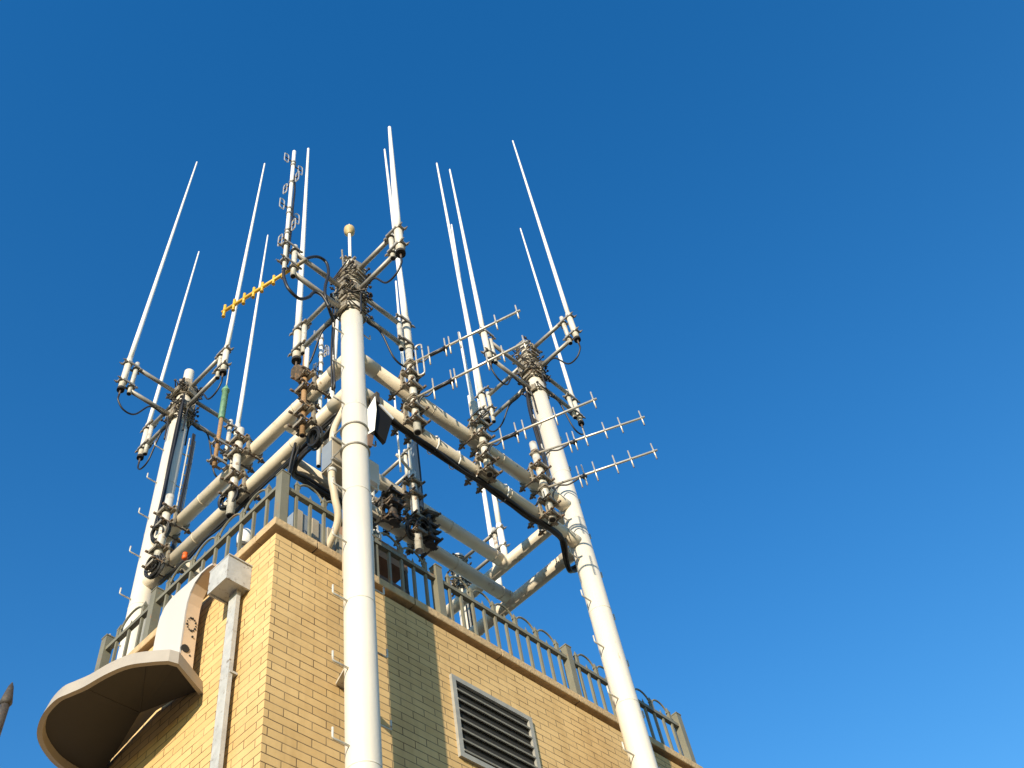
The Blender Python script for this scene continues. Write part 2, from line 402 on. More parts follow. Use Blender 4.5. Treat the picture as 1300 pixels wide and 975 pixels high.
# ------------------------------------------------------------------ curved canopy low on the left wall
def canopy(label, shift, z0, h, rim_px=None):
    root = thing('canopy', label, 'canopy', (WX, 24.5+shift, z0), 'curved canopies on the left-hand wall')
    base = [(14.38, 23.2), (13.66, 22.86), (13.0, 22.55), (12.7, 22.62), (12.33, 22.95), (11.86, 23.48), (11.57, 24.2), (11.38, 25.0), (11.2, 25.5), (11.05, 26.0), (11.15, 26.9), (11.6, 27.8), (12.5, 28.5), (13.4, 28.8), (14.38, 28.9)]
    base = [(x, y+shift) for x, y in base]
    # smooth all but the first stretch
    sm = [Vector((x, y, 0)) for x, y in base[:3]]+spline([Vector((x, y, 0)) for x, y in base[3:]], 4)
    fas = MB(); c = Vector((14.4, 25.8+shift, 0))
    for a, b in zip(sm[:-1], sm[1:]):
        ins = lambda p, k: p+(c-p).normalized()*k
        A0, B0 = a+Vector((0, 0, z0)), b+Vector((0, 0, z0))
        A1, B1 = ins(a, .12)+Vector((0, 0, z0+h)), ins(b, .12)+Vector((0, 0, z0+h))
        A2, B2 = ins(a, .16)+Vector((0, 0, z0+.0)), ins(b, .16)+Vector((0, 0, z0+.0))
        A3, B3 = ins(a, .24)+Vector((0, 0, z0+h-.05)), ins(b, .24)+Vector((0, 0, z0+h-.05))
        fas.quad([A0, B0, B1, A1], True); fas.quad([A0, B0, B2, A2]); fas.quad([A2, B2, B3, A3], True)
    fas.build('fascia', 'canopy_beige', root)
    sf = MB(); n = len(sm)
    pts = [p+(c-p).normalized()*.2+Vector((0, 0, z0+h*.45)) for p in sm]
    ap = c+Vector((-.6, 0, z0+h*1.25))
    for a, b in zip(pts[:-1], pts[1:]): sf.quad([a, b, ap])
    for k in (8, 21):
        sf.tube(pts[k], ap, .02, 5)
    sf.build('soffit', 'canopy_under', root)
    rf = MB(); top = [p+(c-p).normalized()*.12+Vector((0, 0, z0+h)) for p in sm]; ap2 = ap+Vector((.55, 0, h*.6))
    for a, b in zip(top[:-1], top[1:]): rf.quad([a, b, ap2], False)
    rf.build('roof', 'canopy_beige', root)
    return root
canopy('large beige curved canopy with dark underside, lower left, in front of the sign panel', 0, 22.49, .55)
canopy('small dark curved canopy showing as a low hump, farther along the left wall', 5.6, 21.35, .42)
# pointed finial and bare peg at the far left edge
p = onX(10, 884, 11.6); q = onX(11.5, 870.5, 11.6)
fb = thing('finial', 'dark pointed metal spike at the extreme left bottom edge', 'finial', (p.x, p.y, p.z-3))
MB().tube((p.x, p.y, p.z-3), (p.x, p.y, p.z-.35), .16, 10).build('stem', 'dark_steel', fb)
MB()._lathe((p.x, p.y, p.z-.4), [(.16, 0), (.22, .12), (.19, .3), (.1, .8), (.02, q.z-p.z+.4)], 12).build('spike', 'dark_steel', fb)

# ------------------------------------------------------------------ the welded frame of masts and beams
fr = thing('mast_tower', 'cream painted steel frame of tall masts joined by two levels of pipe beams', 'mast frame', (MC[0], MC[1], GROUND))
def mast(m, zmain, zmid, ztop, welds, zbase=GROUND, parent=fr, lab=None, r=.5):
    mb = MB().tube((m[0], m[1], zbase), (m[0], m[1], zmain), r, 40)
    mb._lathe((m[0], m[1], zmain-.001), [(r, 0), (r*.86, .12), (r*.84, .14), (r*.84, zmid-zmain)], 36)
    mb._lathe((m[0], m[1], zmid-.002), [(r*.8, 0), (r*.6, .12), (r*.58, .14), (r*.58, ztop-zmid-.04), (r*.52, ztop-zmid)], 32)
    for w in welds:
        mb._lathe((m[0], m[1], w-.035), [(r, 0), (r+.012, .02), (r+.012, .05), (r, .07)], 40)
    o = mb.build('mast', 'mast_paint', parent)
    if lab: o['label'] = lab
    return o
def steps(o, m, zs, side, parent):
    for z in zs:
        x = m[0]+side*.46; L = .62
        mb = MB().path([(x, m[1], z), (x+side*(L-.03), m[1], z), (x+side*L, m[1], z+.04), (x+side*L, m[1], z+.34)], .035, 7)
        b = mb.build('step_peg', 'pale_pipe', parent)
mC = mast(MC, 42.44, 45.2, 46.5, [33.86, 28.73, 23.44, 17.5, 10], lab='near mast'); mR = mast(MR, 48.83, 51.25, 53.5, [45.2, 40.6, 37.0, 31.2, 26.2]); mL = mast(ML, 47.5, 50.48, 53.1, [42.6, 38.9, 34.2])
zstep = [41.86-1.32*2*k for k in range(0, 14)]
steps(mC, MC, zstep, -1, mC); steps(mC, MC, [z-1.45 for z in zstep], 1, mC)
rs_ = [47.2-2.63*k for k in range(0, 14)]
steps(mR, MR, rs_, 1, mR); steps(mR, MR, [z+.2 for z in rs_], -1, mR)
ls_ = [45.18-2.66*k for k in range(0, 10)]
steps(mL, ML, ls_, -1, mL); steps(mL, ML, [z+.6 for z in ls_], 1, mL)
mast(MB4, 48.6, 51.2, 53.5, [45.4, 40.5])
RB = .325
def beam(a, b, stub_a=.9, stub_b=.9, welds=()):
    a, b = Vector(a), Vector(b); d = (b-a).normalized()
    mb = MB().tube(a, b, RB, 28)
    if stub_a: mb.tube(a, a+d*stub_a, RB+.02, 28, RB+.022)
    if stub_b: mb.tube(b-d*stub_b, b, RB+.022, 28, RB+.02)
    for w in welds: mb.tube(a+d*(w-.03), a+d*(w+.03), RB+.014, 28)
    return mb.build('beam', 'beam_paint', fr)
for z in (ZU, ZL):
    beam((MC[0], MC[1], z), (MR[0], MR[1], z), 1.3, 1.25, (4.6, 9.1))
    beam((MC[0], MC[1], z), (ML[0], ML[1], z), 1.3, 1.3, (3.7, 7.8, 10.4))
    beam((MR[0], MR[1], z), (MB4[0], MB4[1], z), 1.2, 1.2, (7,))
    beam((ML[0], ML[1], z), (MB4[0], MB4[1], z), 1.2, 1.2, (7,))
    beam((MC[0], YI, z), (MR[0], YI, z), .5, .5, (5.2, 10.1, 13.2))

# ------------------------------------------------------------------ clamps (shared meshes, plan units)
def hexnut(mb, p, d, r=.085, h=.09):
    p, d = Vector(p), Vector(d); mb.tube(p, p+d*h, r, 6)
def beam_clamp(parent, at, rot, rp, gap, dark=False):
    # pipe stands at `at`; beam axis lies `gap` away along local +y, runs along local x
    key = ('bc', round(rp, 2), round(gap, 2), dark); r = RB
    def jaw(mb):
        for sx in (-.36, .36):
            # curved rear jaw round the far side of the beam
            pts = []
            for k in range(9):
                a = math.radians(-80+160*k/8); pts.append((sx, gap+(r+.06)*math.cos(a), (r+.06)*math.sin(a)))
            mb.path(pts, .06, 6)
            for sz in (-1, 1):
                mb.box((sx, gap+.22, sz*(r+.12)), (.11, .34, .05)); mb.box((sx, gap+r+.10, sz*(r+.06)), (.09, .28, .07), Matrix.Rotation(sz*.7, 3, 'X'))
                mb.box((sx, gap+r+.02, sz*(r+.14)), (.34, .07, .09))
            # front jaw with two horns
            mb.box((sx, gap-r-.06, 0), (.17, .09, 2*r+.5))
            for sz in (-1, 1): mb.box((sx, gap-r+.03, sz*(r*.72)), (.1, .18, .07), Matrix.Rotation(-sz*.7, 3, 'X'))
        for sz in (-1, 1):
            z = sz*(r+.15)
            mb.box((0, gap-r-.14, z), (1.0, .07, .22)); mb.box((0, gap-r-.19, z+.11), (1.0, .16, .04)); mb.box((0, gap-r-.19, z-.11), (1.0, .16, .04))
            # saddle round the pipe
            pts = []
            for k in range(9):
                a = math.radians(180+180*k/8); pts.append(((rp+.05)*math.cos(a), (rp+.05)*math.sin(a), z))
            pts = [(-rp-.05, .22, z)]+pts+[(rp+.05, .22, z)]
            mb.path(pts, .055, 6)
            mb.box((0, -rp-.10, z), (.7, .07, .17))
            for sx in (-.27, .27): mb.box((sx, -rp-.02, z), (.09, .22, .2), Matrix.Rotation(.6*(1 if sx > 0 else -1), 3, 'Z'))
    j = shared('clamp', key+('jaw',), jaw, 'dark_steel' if dark else 'rusty_steel', parent, at, rot)  # the dark variant has shade painted into its steel colour
    if dark: j.rotation_euler = (random.uniform(-.35, .35), random.uniform(-.2, .2), random.uniform(-.15, .15))
    def bolt(mb):
        y0, y1 = -.46, gap+r+.24
        mb.tube((0, y0, 0), (0, y1, 0), .042, 7)
        for y in (gap-r-.28, gap-r-.02, gap+r+.06): hexnut(mb, (0, y, 0), (0, 1, 0))
        mb.tube((0, y0-.01, 0), (0, y0+.16, 0), .062, 7)
    for sx in (-.36, .36):
        for sz in (-1, 1): child('bolt', key+('bolt',), bolt, 'bolt_steel', j, (sx, 0, sz*(r+.15)))
    return j
def mast_clamp(parent, m, z, rot, R=.5):
    # strap clamp round a mast; arm pipe leaves towards local +x
    key = ('mc', round(R, 2))
    def band(mb):
        for dz in (-.12, .1):
            pts = [((R+.04)*math.cos(a), (R+.04)*math.sin(a), dz+.03*math.sin(a*2)) for a in [2*math.pi*k/24 for k in range(24)]]
            mb.loop(pts, .042, 5)
        mb.box((R+.13, 0, 0), (.10, .7, .42)); mb.box((R+.18, 0, 0), (.05, .36, .5))
        mb.box((-R-.11, 0, 0), (.09, .62, .16))
        for sy in (-1, 1):
            mb.box((R-.02, sy*.44, 0), (.34, .05, .12), Matrix.Rotation(sy*.25, 3, 'Z'))
            mb.box((-R+.05, sy*.4, 0), (.28, .05, .14), Matrix.Rotation(-sy*.35, 3, 'Z'))
    b = shared('mast_clamp', key+('b',), band, 'rusty_steel', parent, (m[0], m[1], z), rot)
    def bolt(mb):
        mb.tube((-R-.34, 0, 0), (R+.3, 0, 0), .034, 6)
        hexnut(mb, (-R-.24, 0, 0), (1, 0, 0)); hexnut(mb, (R+.2, 0, 0), (1, 0, 0), .08, .08)
    for sy in (-.62*R-.26, .62*R+.26): child('bolt', key+('k',), bolt, 'dark_steel', b, (0, sy, 0))
    return b
def pipe_clamp(parent, at, rot, r1, r2, gap):
    # joins two upright pipes: r1 at origin, r2 at local +x by gap
    key = ('pc', round(r1, 2), round(r2, 2), round(gap, 2))
    def body(mb):
        for c, r in ((0, r1), (gap, r2)):
            mb.loop([(c+(r+.03)*math.cos(a), (r+.03)*math.sin(a), 0) for a in [2*math.pi*k/16 for k in range(16)]], .035, 5)
        mb.box((gap/2, -.12-max(r1, r2)*.6, 0), (gap+.2, .045, .13)); mb.box((gap/2, .12+max(r1, r2)*.6, 0), (gap+.2, .045, .13))
        mb.box((gap+r2+.07, 0, 0), (.05, .42, .11)); mb.box((-r1-.07, 0, 0), (.05, .42, .11))
    b = shared('clamp', key, body, 'galvanised', parent, at, rot)
    def bolt(mb):
        mb.tube((-r1-.2, 0, 0), (gap+r2+.26, 0, 0), .028, 6); hexnut(mb, (gap+r2+.09, 0, 0), (1, 0, 0), .065, .08); hexnut(mb, (-r1-.16, 0, 0), (1, 0, 0), .065, .07)
    for sy in (-.17, .17): child('bolt', key+('b',), bolt, 'rusty_steel', b, (0, sy, 0))
    return b

# ------------------------------------------------------------------ arms at the mast heads, with whips
DIRS = {'-x': (-1, 0), '+x': (1, 0), '-y': (0, -1), '+y': (0, 1)}
def whip(label, base, z0, z1, tip_px, r0, r1, rs=.17, cab=True, group='white whip antennas', sleeve_mat='mast_paint', clamps=None):
    bx, by = base; t = sight(*tip_px); rh = math.hypot(bx, by); k = rh/math.hypot(t.x, t.y); tip = t*k
    root = thing('whip_antenna', label, 'antenna', (bx, by, z0), group)
    A = Vector((bx, by, z1-.05)); d = tip-A; n = 10
    # the tube leans and bows very slightly
    pts = []; rr = []
    for i in range(n+1):
        u = i/n; p = A+d*u; s_ = A.lerp(Vector((bx, by, tip.z)), u); w = u**.6
        pts.append(s_.lerp(Vector((tip.x, tip.y, s_.z)), w if False else u)); rr.append(r0+(r1-r0)*u)
    pts.append(tip+Vector((0, 0, .12))); rr.append(r1*.45)
    MB().path(pts, rr, 12).build('radome', 'radome', root)
    sl = MB().tube((bx, by, z0), (bx, by, z1), rs, 16); sl._lathe((bx, by, z1), [(rs, 0), (rs, .04), (r0+.01, .16)], 14)
    sl.build('sleeve', sleeve_mat, root)
    MB().tube((bx, by, z0-.14), (bx, by, z0+.06), rs+.025, 16).build('end_cap', 'dark_void', root)
    MB().tube((bx, by, z0-.55), (bx, by, z0-.1), .055, 8).build('connector', 'cable_brown', root)
    return root, (bx, by, z0-.5)
def arm(mname, m, dr, up_top, up_bot, a_hi, a_lo, label, R=.5, length=None, ru=.13):
    d = DIRS[dr]; plane = (lambda q: onY(q[0], q[1], m[1])) if d[0] else (lambda q: onX(q[0], q[1], m[0]))
    mid = ((up_top[0]+up_bot[0])/2, (up_top[1]+up_bot[1])/2); P = plane(mid)
    L = length or abs((P.x-m[0]) if d[0] else (P.y-m[1]))
    u = (m[0]+d[0]*L, m[1]+d[1]*L)
    zt, zb = height(*up_top, u), height(*up_bot, u); zh, zl = height(*a_hi, u), height(*a_lo, u)
    root = thing('antenna_mount', label, 'bracket', (m[0], m[1], zl), 'double pipe arms at the mast heads')
    for z in (zh, zl):
        a = (m[0]+d[0]*(R*.9), m[1]+d[1]*(R*.9), z); b = (u[0]-d[0]*.05, u[1]-d[1]*.05, z)
        MB().tube(a, b, .125, 14).build('arm_pipe', 'galvanised', root)
        mast_clamp(root, m, z, math.atan2(d[1], d[0])+random.uniform(-.06, .06), R)
        if random.random() < .6: mast_clamp(root, m, z+random.choice((-.45, .45)), random.uniform(0, 6), R)
    up = MB().tube((u[0], u[1], zb), (u[0], u[1], zt), ru, 14); up.build('upright_pipe', 'pale_pipe', root)
    MB().tube((u[0], u[1], zb-.03), (u[0], u[1], zb+.04), ru*.8, 12).build('pipe_mouth', 'dark_void', root)
    return root, u, (zb, zt, zl, zh), d
def arm_whip(mname, m, dr, ut, ub, ah, al, st, sb, tip, alab, wlab, r0=.13, r1=.06, rs=.17, R=.5, off=.5, length=None):
    root, u, (zb, zt, zl, zh), d = arm(mname, m, dr, ut, ub, ah, al, alab, R, length)
    b = (u[0]+d[0]*off, u[1]+d[1]*off); z1 = height(*st, b); z0 = height(*sb, b)
    w, foot = whip(wlab, b, z0, z1, tip, r0, r1, rs)
    rot = math.atan2(d[1], d[0])
    for z in (z0+.3+.12*(z1-z0), z0+(z1-z0)*.86): pipe_clamp(w, (u[0], u[1], z), rot, .13, rs, off)
    # cable loop from the foot back to the arm
    f = Vector(foot); mdir = Vector((-d[0], -d[1], 0)); arm_end = Vector((u[0], u[1], zl))
    c = [f, f+Vector((0, 0, -.5))+mdir*.03, f+Vector((0, 0, -1.0))+mdir*.45, f+Vector((0, 0, -.85))+mdir*1.1, arm_end+mdir*1.3+Vector((0, 0, -.3)), arm_end+mdir*2.0+Vector((.05, .05, -.18)), Vector((m[0]-mdir.x*.68, m[1]-mdir.y*.68, zl-.35)), Vector((m[0]-mdir.x*.62, m[1]-mdir.y*.62, zl-2.2))]
    cable(c, .05, 'black cable loop under the '+alab.replace('twin pipe arm', 'arm'))
    return root, u
LM, CM, RM = 'far left mast', 'near centre mast', 'right-hand mast'
arm_whip('L', ML, '-x', (173.8, 461.5), (164.6, 500.3), (175.7, 467.7), (167.7, 496.6), (164.5, 458), (154.8, 494), (250, 206),
    'twin pipe arm reaching left from the far left mast', 'white whip, leftmost in view, on the far left mast', .14, .06, .175)
arm_whip('L', ML, '-y', (281.5, 447), (276, 480), (277.2, 452.3), (274, 477), (287.5, 441), (284, 472.6), (336, 208),
    'twin pipe arm reaching up and right from the far left mast', 'white whip, long, third from the left, on the far left mast', .14, .06, .175)
arm_whip('L', ML, '+y', (193, 538.5), (184.6, 576.6), (193, 541), (193, 566), (187, 540), (178.5, 580), (252.5, 320),
    'twin pipe arm reaching down and away behind the far left mast', 'white whip, second from the left, on the far left mast', .13, .055, .17)
arm_whip('L', ML, '+x', (290.5, 534), (288.5, 585), (287.7, 537), (281.5, 563), (303, 541), (297.5, 592), (340, 299),
    'twin pipe arm reaching right from the far left mast towards the beam', 'white whip, short, rising beside the green-cased antenna', .14, .055, .18)
arm_whip('C', MC, '-y', (495, 297.5), (500, 328), (492.3, 302), (496, 326), (505, 289), (509.4, 320.6), (494.5, 162),
    'twin pipe arm reaching up and right from the near centre mast', 'white whip, thickest and tallest, at the top centre', .19, .10, .21)
arm_whip('C', MC, '+y', (386, 409.5), (385.8, 449), (389, 413), (388, 441.5), (379.4, 415.7), (377, 457), (391.5, 189),
    'twin pipe arm reaching away to the left below the yellow antenna', 'white whip, nearly upright, right of the looped dipole array', .17, .08, .21)
arm_whip('C', MC, '+x', (506.5, 410), (510, 443.4), (506, 411), (508, 437), (514.5, 407), (520.6, 449.5), (488.3, 190),
    'twin pipe arm reaching down and right from the near centre mast', 'white whip, thinner one just left of the tallest whip', .18, .065, .21)
arm_whip('R', MR, '-x', (623, 431.7), (628.6, 460.6), (627, 434), (631.7, 458.8), (612, 418), (620, 457.8), (571, 215.5),
    'twin pipe arm reaching up and left from the right-hand mast', 'white whip, on the left arm of the right-hand mast', .15, .065, .19)
arm_whip('R', MR, '-y', (713, 403.4), (724, 436), (711, 409.5), (720, 434), (721.5, 399.7), (732, 430.5), (651, 179),
    'twin pipe arm reaching up and right from the right-hand mast', 'white whip, highest one of the right-hand mast', .14, .06, .18)
arm_whip('R', MR, '+x', (719.7, 496), (729.5, 530.5), (718, 500), (723, 523), (727, 505), (737, 537), (660.8, 290.5),
    'twin pipe arm reaching down and right from the right-hand mast', 'white whip, rightmost and shorter one', .13, .055, .16)
arm_whip('R', MR, '+y', (619.4, 499), (626.8, 535.4), (623, 502), (629, 528.6), (609.5, 497), (618, 534), (554.5, 207.5),
    'twin pipe arm reaching down and away behind the right-hand mast', 'white whip, second thickest, crossing behind the two upper comb antennas', .19, .08, .21)

arm_whip('B', MB4, '-y', (514, 572), (517.3, 607), (514.8, 578), (516.6, 603), (518, 566), (522, 611), (502.7, 357.5),
    'twin pipe arm of the hidden rear mast, right of the near mast', 'white whip, half-height, rising behind the tallest whip', .16, .08, .19)
# left arm of the centre mast: looped dipole array
_, u, (zb, zt, zl, zh), d = arm('C', MC, '-x', (373.8, 313), (373, 351), (377, 321.4), (376, 347), 'twin pipe arm reaching left from the near centre mast, carrying the yellow antenna', .5)
def dipole_array(label, b, z0, z1, steps_, r=.1, size=1.):
    root = thing('dipole_array_antenna', label, 'antenna', (b[0], b[1], z0))
    MB().tube((b[0], b[1], z0), (b[0], b[1], z1), r, 14).build('pole', 'radome', root)
    MB().tube((b[0], b[1], z0-.03), (b[0], b[1], z0+.05), r*.8, 12).build('pole_mouth', 'dark_void', root)
    dirs = [(-1, 0), (1, -.1), (0, -1), (-.1, 1)]
    for k, z in enumerate(steps_):
        dx, dy = dirs[k % 4]; L = .45*size; hw = .13*size; hh = .52*size
        c = Vector((b[0]+dx*L, b[1]+dy*L, z)); pts = []
        for j in range(20):
            a = 2*math.pi*j/20; ca, sa = math.cos(a), math.sin(a)
            pts.append(c+Vector((dx*hw*ca, dy*hw*ca, (hh-hw)*(1 if sa > 0 else -1)*(1 if abs(sa) > .05 else 0)+hw*sa)))
        lp = MB().loop(pts, .03*size, 6)
        o = lp.build('dipole_loop', 'yagi_metal', root)
        MB().tube((b[0]+dx*r*.7, b[1]+dy*r*.7, z), tuple(c+Vector((dx*hw*.6, dy*hw*.6, 0))), .035*size, 6).build('spacer', 'dark_steel', o)
        MB().tube((b[0], b[1], z-.07), (b[0], b[1], z+.07), r+.04, 12).build('collar', 'galvanised', o)
    return root
b = (u[0]-.48, u[1]+.02)
z0 = height(361, 341.7, b); z1 = height(369, 192, b)
px_y = [206, 209.5, 231, 232, 265, 271, 293, 297]
da = dipole_array('looped dipole array on a white pole, left of the near centre mast', b, z0, z1, [height(366-(y-200)*.035, y, b) for y in px_y])
MB().path(spline([(b[0]+.1, b[1]-.05, height(365, 222, b)), (b[0]+.16, b[1]-.1, height(364, 240, b)), (b[0]+.12, b[1]-.12, height(364, 260, b)), (b[0]+.14, b[1]-.1, height(363, 285, b)), (b[0]+.12, b[1], z0+.6)]), .05, 6).build('feed_cable', 'cable_rubber', da)
for y in (312, 333): pipe_clamp(da, (u[0], u[1], height(368, y, b)), math.pi, .13, .11, .48)
f = Vector((b[0], b[1], z0))
cable([f+Vector((0, 0, .2)), f+Vector((0, 0, -.6)), onY(366, 366, MC[1]-.1), onY(380, 379, MC[1]-.1), onY(392, 377, MC[1]-.1), onY(399, 371, MC[1]-.1), onY(409, 375, MC[1]-.25), onY(418, 390, MC[1]-.3)], .075,
      'black cable hanging in a U under the looped dipole array')
cable([onY(381, 334, MC[1]-.15), onY(390, 328, MC[1]-.15), onY(403, 326, MC[1]-.2), onY(414, 333, MC[1]-.2), onY(417, 347, MC[1]-.25), onY(413, 364, MC[1]-.25), onY(414, 380, MC[1]-.3), onY(424, 410, MC[1]+.2)], .075,
      'black cable arching up from the yellow antenna to the near centre mast')
# yellow comb antenna held by the same arm
def yagi(label, support, px, a, bnd, elems, elen, m_, group=None, r=.075, dip=None, taper=False, support_r=.16):
    # boom is level: fixed to the support axis, heading worked out in plan
    P0 = Vector(support); t = sight(*bnd); # level line at height P0.z
    E_ = t*(P0.z/t.z)
    root = thing('yagi_antenna', label, 'antenna', tuple(P0), group)
    d = (E_-P0).normalized(); L = (E_-P0).length
    MB().tube(P0+d*(support_r if not taper else -.3), E_+d*.08, r, 10).build('boom', m_, root)
    n = Vector((-d.y, d.x, 0))
    def along(q):
        # position on the boom seen at pixel column q
        best = None
        for i in range(401):
            p = P0+d*(L*i/400); c = [sum(CR[k][j]*p[j] for j in range(3)) for k in range(3)]
            e = abs(PX+F*c[0]/c[2]-q)
            if best is None or e < best[0]: best = (e, p)
        return best[1]
    for k, q in enumerate(elems):
        p = along(q); h = elen*(1-.05*k)/2
        el = MB()
        if m_ == 'yellow_paint':
            el.tube(p-Vector((0, 0, h*.9)), p+Vector((0, 0, h)), .07, 9); el.tube(p-Vector((0, 0, h)), p-Vector((0, 0, h*.85)), .085, 9)
        else:
            el.tube(p-Vector((0, 0, h)), p+Vector((0, 0, h)), .036, 8); el.box(p, (.13, .13, .1))
        el.build('element', m_, root)
    return root, P0, d, n, along
ye_s = (u[0], u[1]-.02, height(373, 340, u))
yr, P0, d_, n_, al = yagi('short yellow comb antenna pointing away to the left', ye_s, None, None, (284, 395.5), [284.8, 297, 309.8, 322, 333, 347.5, 359.5], 1.0, 'yellow_paint', None, .085, taper=True)
mb = MB(); mb.box(P0, (.34, .34, .3)); mb.tube(P0-d_*.7+Vector((0, 0, .05)), P0, .1, 8); mb.build('bracket', 'rusty_steel', yr)

# ------------------------------------------------------------------ support pipes on the front beams and their yagis
def support(label, x, zb, zt, beams, y, r=.16, axis='x', m_='pale_pipe', group='support pipes clamped to the beams'):
    # axis x: stands before a beam running along x; axis y: before the beam running along y
    at = (x, y) if axis == 'x' else (y, x)
    root = thing('support_pipe', label, 'pipe', (at[0], at[1], zb), group)
    MB().tube((at[0], at[1], zb), (at[0], at[1], zt), r, 16).build('pipe', m_, root)
    MB().tube((at[0], at[1], zb-.03), (at[0], at[1], zb+.03), r*.78, 12).build('pipe_mouth', 'dark_void', root)
    bc = MC[1] if axis == 'x' else MC[0]
    for z in beams: beam_clamp(root, (at[0], at[1], z), 0 if axis == 'x' else -math.pi/2, r, bc-y)
    return root, at
YF = 17.55
p1 = onY(526, 510, YF)
sp1, a1 = support('grey pipe bolted across the right-hand beams, carrying the two upper comb antennas', p1.x, height(530.5, 549, (p1.x, YF)), height(517.5, 446, (p1.x, YF)), (ZU, ZL), YF, .17)
p2 = onY(616, 575, YF)
sp2, a2 = support('grey pipe in the middle of the right-hand beams, carrying one comb antenna', p2.x, height(624.5, 602, (p2.x, YF)), height(608, 538, (p2.x, YF)), (ZU, ZL), YF, .17)
p3 = onY(689, 612, YF)
sp3, a3 = support('grey pipe nearest the right-hand mast, carrying the two lowest comb antennas', p3.x, height(701.5, 660, (p3.x, YF)), height(677.5, 563, (p3.x, YF)), (ZU, ZL), YF, .19)
YG = 'slim comb antennas pointing right'
def slim(label, at, py0, px0, tip, elems, folded=None):
    z = height(px0, py0, at)
    root, P0, d, n, along = yagi(label, (at[0], at[1], z), None, None, tip, elems, 1.55, 'yagi_metal', YG, .06)
    # black feed box along the boom and its cable
    a, b_ = along(elems[0]+1), along(elems[1]-1)
    mb = MB().tube(a+Vector((0, 0, -.07)), b_+Vector((0, 0, -.07)), .085, 8); mb.box(b_+Vector((0, 0, -.1)), (.2, .2, .16)); mb.build('feed_box', 'cable_rubber', root)
    c = MB().path(spline([a+Vector((0, 0, -.08)), a.lerp(P0, .35)+Vector((0, 0, -.28)), a.lerp(P0, .6)+Vector((0, 0, -.15)), a.lerp(P0, .8)+Vector((0, 0, -.5)), P0+d*.25+Vector((0, 0, -1.0))]), .04, 6); c.build('feed_cable', 'cable_rubber', root)
    q = MB(); q.box(P0, (.44, .44, .12)); q.loop([P0+Vector((.21*math.cos(t), .21*math.sin(t), .12)) for t in [k*math.pi/8 for k in range(16)]], .03, 5)
    q.loop([P0+Vector((.21*math.cos(t), .21*math.sin(t), -.14)) for t in [k*math.pi/8 for k in range(16)]], .03, 5); q.build('clamp', 'rusty_steel', root)
    return root, P0, d, along
y1, P0, d, along = slim('slim comb antenna, topmost of five, on the left support pipe', a1, 462.5, 521, (658.5, 395), [545, 565.5, 571, 583.5, 629.5, 656.5])
p = along(533); pts = []
for j in range(24):
    a = 2*math.pi*j/24; pts.append(p+d*(.17*math.cos(a))+Vector((0, 0, 1.05*(1 if math.sin(a) > .01 else -1 if math.sin(a) < -.01 else 0)+.17*math.sin(a))))
MB().loop(pts, .04, 7).build('folded_dipole', 'yagi_metal', y1)
slim('slim comb antenna, second from top, on the left support pipe', a1, 506, 528, (668, 434), [550.6, 573.5, 578, 619, 638.5, 665.5])
slim('slim comb antenna, third from top, on the middle support pipe', a2, 567, 612, (755.5, 507), [637, 655.6, 665, 705, 753.5])
slim('slim comb antenna, fourth from top, crossing the right-hand mast', a3, 576, 681, (816.5, 530), [722.8, 729.8, 743, 767.7, 787.5, 814.5])
slim('slim comb antenna, lowest and farthest right of five', a3, 620, 692, (832.5, 572), [735.4, 742, 755.7, 781.5, 801, 830])

# short whips standing behind the middle support pipe
for (lab, tip, foot_px, top_px, y, r0, r1, rs) in (
    ('white whip, short one ending below the topmost comb antenna', (582.8, 423), (610, 562), (603, 513), 18.75, .12, .07, .22),):
    q = onY(*foot_px, y); w, _ = whip(lab, (q.x, y), height(*foot_px, (q.x, y)), height(*top_px, (q.x, y)), tip, r0, r1, rs, sleeve_mat='cream_pvc')
    pipe_clamp(w, (q.x, y, height(605, 530, (q.x, y))), -math.pi/2, rs, .1, .5)

# support pipes on the left-hand beams
XF = 15.8
def on_left(px): q = onX(px[0], px[1], XF); return q
pl = on_left((386, 500))
spl, al1 = support('rusty orange-brown pipe on the left-hand beams close to the near mast', pl.y, height(384, 553, (XF, pl.y)), height(386.5, 452, (XF, pl.y)), (ZU, ZL), XF, .12, 'y', 'rust_orange')
zc = height(375.5, 470, (XF-.25, pl.y))
MB().tube((XF-.4, pl.y+.1, zc-.15), (XF+.1, pl.y+.1, zc+.15), .34, 9).build('cover_plate', 'bolt_steel', spl)
MB().tube((XF+.0, pl.y-.1, zc+.2), (XF, pl.y-.1, height(388, 445, (XF, pl.y))), .11, 10).build('stub', 'radome', spl)
pl2 = on_left((300, 590))
spl2, al2 = support('pale pipe on the middle of the left-hand beams under the green-cased antenna', pl2.y, height(293, 655, (XF, pl2.y)), height(299, 545, (XF, pl2.y)), (ZU, ZL), XF, .18, 'y')
pl3 = on_left((208, 670))
spl3, al3 = support('pale grey pipe on the left-hand beams beside the far left mast', pl3.y, height(203, 720, (XF, pl3.y)), height(214, 630, (XF, pl3.y)), (ZU, ZL), XF, .2, 'y')
